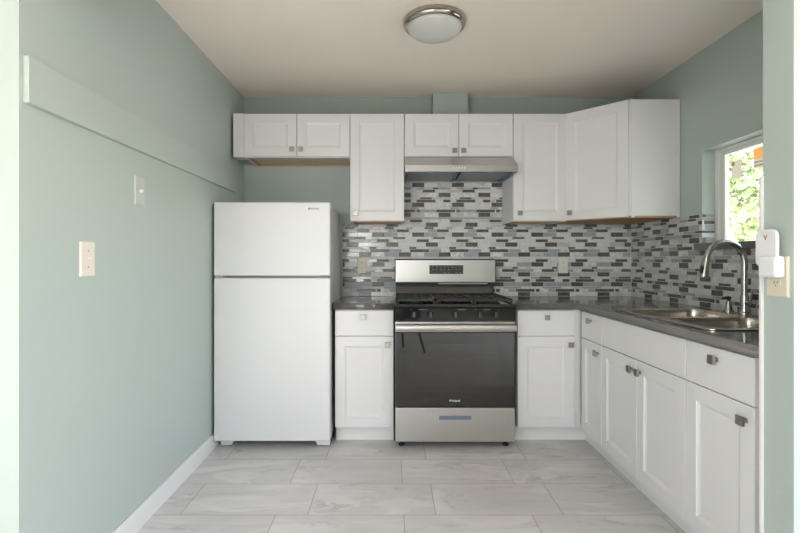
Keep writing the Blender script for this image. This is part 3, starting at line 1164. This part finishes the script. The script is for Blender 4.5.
plate_on_wall('light_switch', 'ivory toggle switch plate low on the left green wall', 'light switch', (XL, 1.745, 1.198), R(90), .084, .128, M['ivory'], 'toggle', None)
m_pale = mat('pale_green_grey_plate', srgb(196, 203, 195), .4)
plate_on_wall('wall_control', 'pale green-grey dial plate under the long board on the left wall', 'light switch', (XL, 2.108, 1.503), R(90), .082, .130, m_pale, 'knob', None)
plate_on_wall('wall_outlet', 'cream wall outlet on the tile left of the stove', 'outlet', (-.222, YB - .0076, 1.150), 0, .070, .122, M['cream'], 'outlet', 'outlets')
plate_on_wall('wall_outlet', 'off-white wall outlet on the tile right of the stove', 'outlet', (1.320, YB - .0076, 1.150), 0, .070, .118, M['offwhite'], 'outlet', 'outlets')
plate_on_wall('wall_outlet', 'large cream wall outlet on the wall end, under the plug-in device', 'outlet', (XS, 1.466, 1.143), R(-90), .083, .126, M['cream'], 'outlet', 'outlets')

# plug-in device in the wall-end outlet
t = thing('plug_in_device', 'white plug-in device with an upright rounded panel and gold V mark', 'plug-in device', (XS - .0092, 1.475, 1.143))
m = MB(); m.box(-.034, -.001, -.050, .021, -.002, .064, .010, 4)
m.build('body', M['white_plastic'], t)
m = MB(); m.prism(rrect(-.034, .046, .030, .147, .022, 8), lambda u, v, x: (x, u, v), -.0195, -.009)
bmesh.ops.bevel(m.bm, geom=[e for e in m.bm.edges if len(e.link_faces) == 2 and e.calc_face_angle(0) > 1.2], offset=.003, segments=2, affect='EDGES')
pnl = m.build('panel', M['white_plastic'], t, smooth=50)
m = MB()
zc = .122
m.prism([(.014, zc + .008), (.0105, zc + .008), (.006, zc - .002), (.0015, zc + .008), (-.002, zc + .008), (.006, zc - .009)], lambda u, v, x: (x, u, v), -.0201, -.0194)
m.build('emblem', M['gold'], pnl)
m = MB()
m.prism([(-.036, .045), (-.028, .045), (-.032, .051)], lambda u, v, y: (u + .018, y, v), -.0504, -.0498)
m.build('mark', M['mid_mark'], t)

# ------------------------------------------------------------------ stickers on the window
GXp = 1.925 + .0205
t = thing('window_sticker', 'small pale grey sticker with a dark square on the window pane', 'sticker', (GXp, 2.655, 1.733), 0)
MB().box(-.0008, 0, -.040, .036, -.082, .022).build('paper', M['sticker_grey'], t)
m = MB(); m.box(-.0014, -.0008, .012, .030, -.004, .014)
m.mi = 1; m.box(-.0017, -.0013, .017, .025, .001, .009)
m.build('mark', [M['dark'], M['mark']], t)
t = thing('window_sticker', 'orange and white sticker on the window pane beside the wall end', 'sticker', (GXp, 2.475, 1.740), 0)
MB().box(-.0008, 0, -.045, .052, -.010, .050).build('orange_band', M['sticker_orange'], t)
MB().box(-.0008, 0, -.045, .052, -.058, -.0101).build('white_band', M['sticker_grey'], t)
m = MB()
for z, n_ in ((-.026, 6), (-.044, 8)):
    for i in range(n_):
        m.box(-.0014, -.0008, .044 - i * .011, .051 - i * .011, z - .004, z + .004)
m.build('print', M['mid_mark'], t)

# ------------------------------------------------------------------ outdoors beyond the window
struct(MB().box(2.1, 14, -3, 16, -.25, -.05).build('ground', M['soil']))
def tree(label, loc, height, spread, n_leaf, seed, lm, leaf=.06):
    rnd = random.Random(seed)
    t = thing('tree', label, 'tree', loc, 0, 'trees outside the window')
    m = MB()
    tips = []
    m.tube([(0, 0, 0), (.02, .03, height * .25), (-.03, 0, height * .5)], [.07, .055, .04], 8)
    for i in range(16):
        z0 = height * rnd.uniform(.08, .5)
        a = rnd.uniform(0, 2 * math.pi)
        r_ = spread * rnd.uniform(.5, 1)
        p1 = Vector((math.cos(a) * r_ * .45, math.sin(a) * r_ * .45, z0 + height * .2))
        p2 = Vector((math.cos(a + .3) * r_, math.sin(a + .3) * r_, z0 + height * rnd.uniform(.3, .5)))
        m.tube([(0, 0, z0), p1, p2], [.026, .018, .008], 6)
        tips += [p1, (p1 + p2) / 2, p2]
    m.build('trunk', M['bark'], t)
    m = MB()
    for i in range(n_leaf):
        c = rnd.choice(tips) + Vector((rnd.gauss(0, .22), rnd.gauss(0, .22), rnd.gauss(0, .24))) * spread
        a = Vector((rnd.gauss(0, 1), rnd.gauss(0, 1), rnd.gauss(0, .6))).normalized()
        b = a.cross(Vector((rnd.gauss(0, 1), rnd.gauss(0, 1), rnd.gauss(0, 1)))).normalized()
        s_ = leaf * rnd.uniform(.6, 1.3)
        vs_ = [m.bm.verts.new(c + q) for q in (-a * s_, b * s_ * .4, a * s_, -b * s_ * .4)]
        f = m.bm.faces.new(vs_)
        f.material_index = rnd.randint(0, 1)
    m.build('foliage', lm, t)
LM = [M['leaf'], M['leaf_pale']]
tree('leafy shrub with pale branches just outside the window', (3.9, 5.0, -.05), 2.3, .75, 900, 3, LM, .05)
tree('taller green tree behind the shrub outside the window', (6.2, 8.2, -.05), 4.2, 1.6, 3200, 8, LM, .09)
m = MB()
for i in range(40):
    m.box(-4 + i * .2, -4 + i * .2 + .19, 0, .02, 0, 1.7, .002)
o = m.build('fence', M['fence'], loc=(9.0, 11.0, -.05))
tag(o, 'pale board fence far behind the trees outside the window', 'fence')

# ------------------------------------------------------------------ chair behind the camera (it shows in the oven door)
t = thing('dining_chair', 'black chair with splayed legs, mirrored in the oven door glass', 'chair', (.085, -.19, 0), math.atan2(-.48, -.31) + math.pi)
for sx in (-1, 1):
    for sy in (-1, 1):
        m = MB(); m.tube([(sx * .25, sy * .25, 0), (sx * .16, sy * .16, .44)], [.014, .017], 12)
        m.build('leg', M['chair_black'], t)
MB().box(-.22, .22, -.22, .22, .438, .468, .012, 3).build('seat', M['chair_pad'], t)
m = MB()
m.loops([[(-.20, -.215 - .02 * k, z), (.20, -.215 - .02 * k, z), (.20, -.195 - .02 * k, z), (-.20, -.195 - .02 * k, z)] for k, z in ((0, .46), (1, .56), (2, .70), (4, .82))])
m.build('backrest', M['chair_pad'], t)
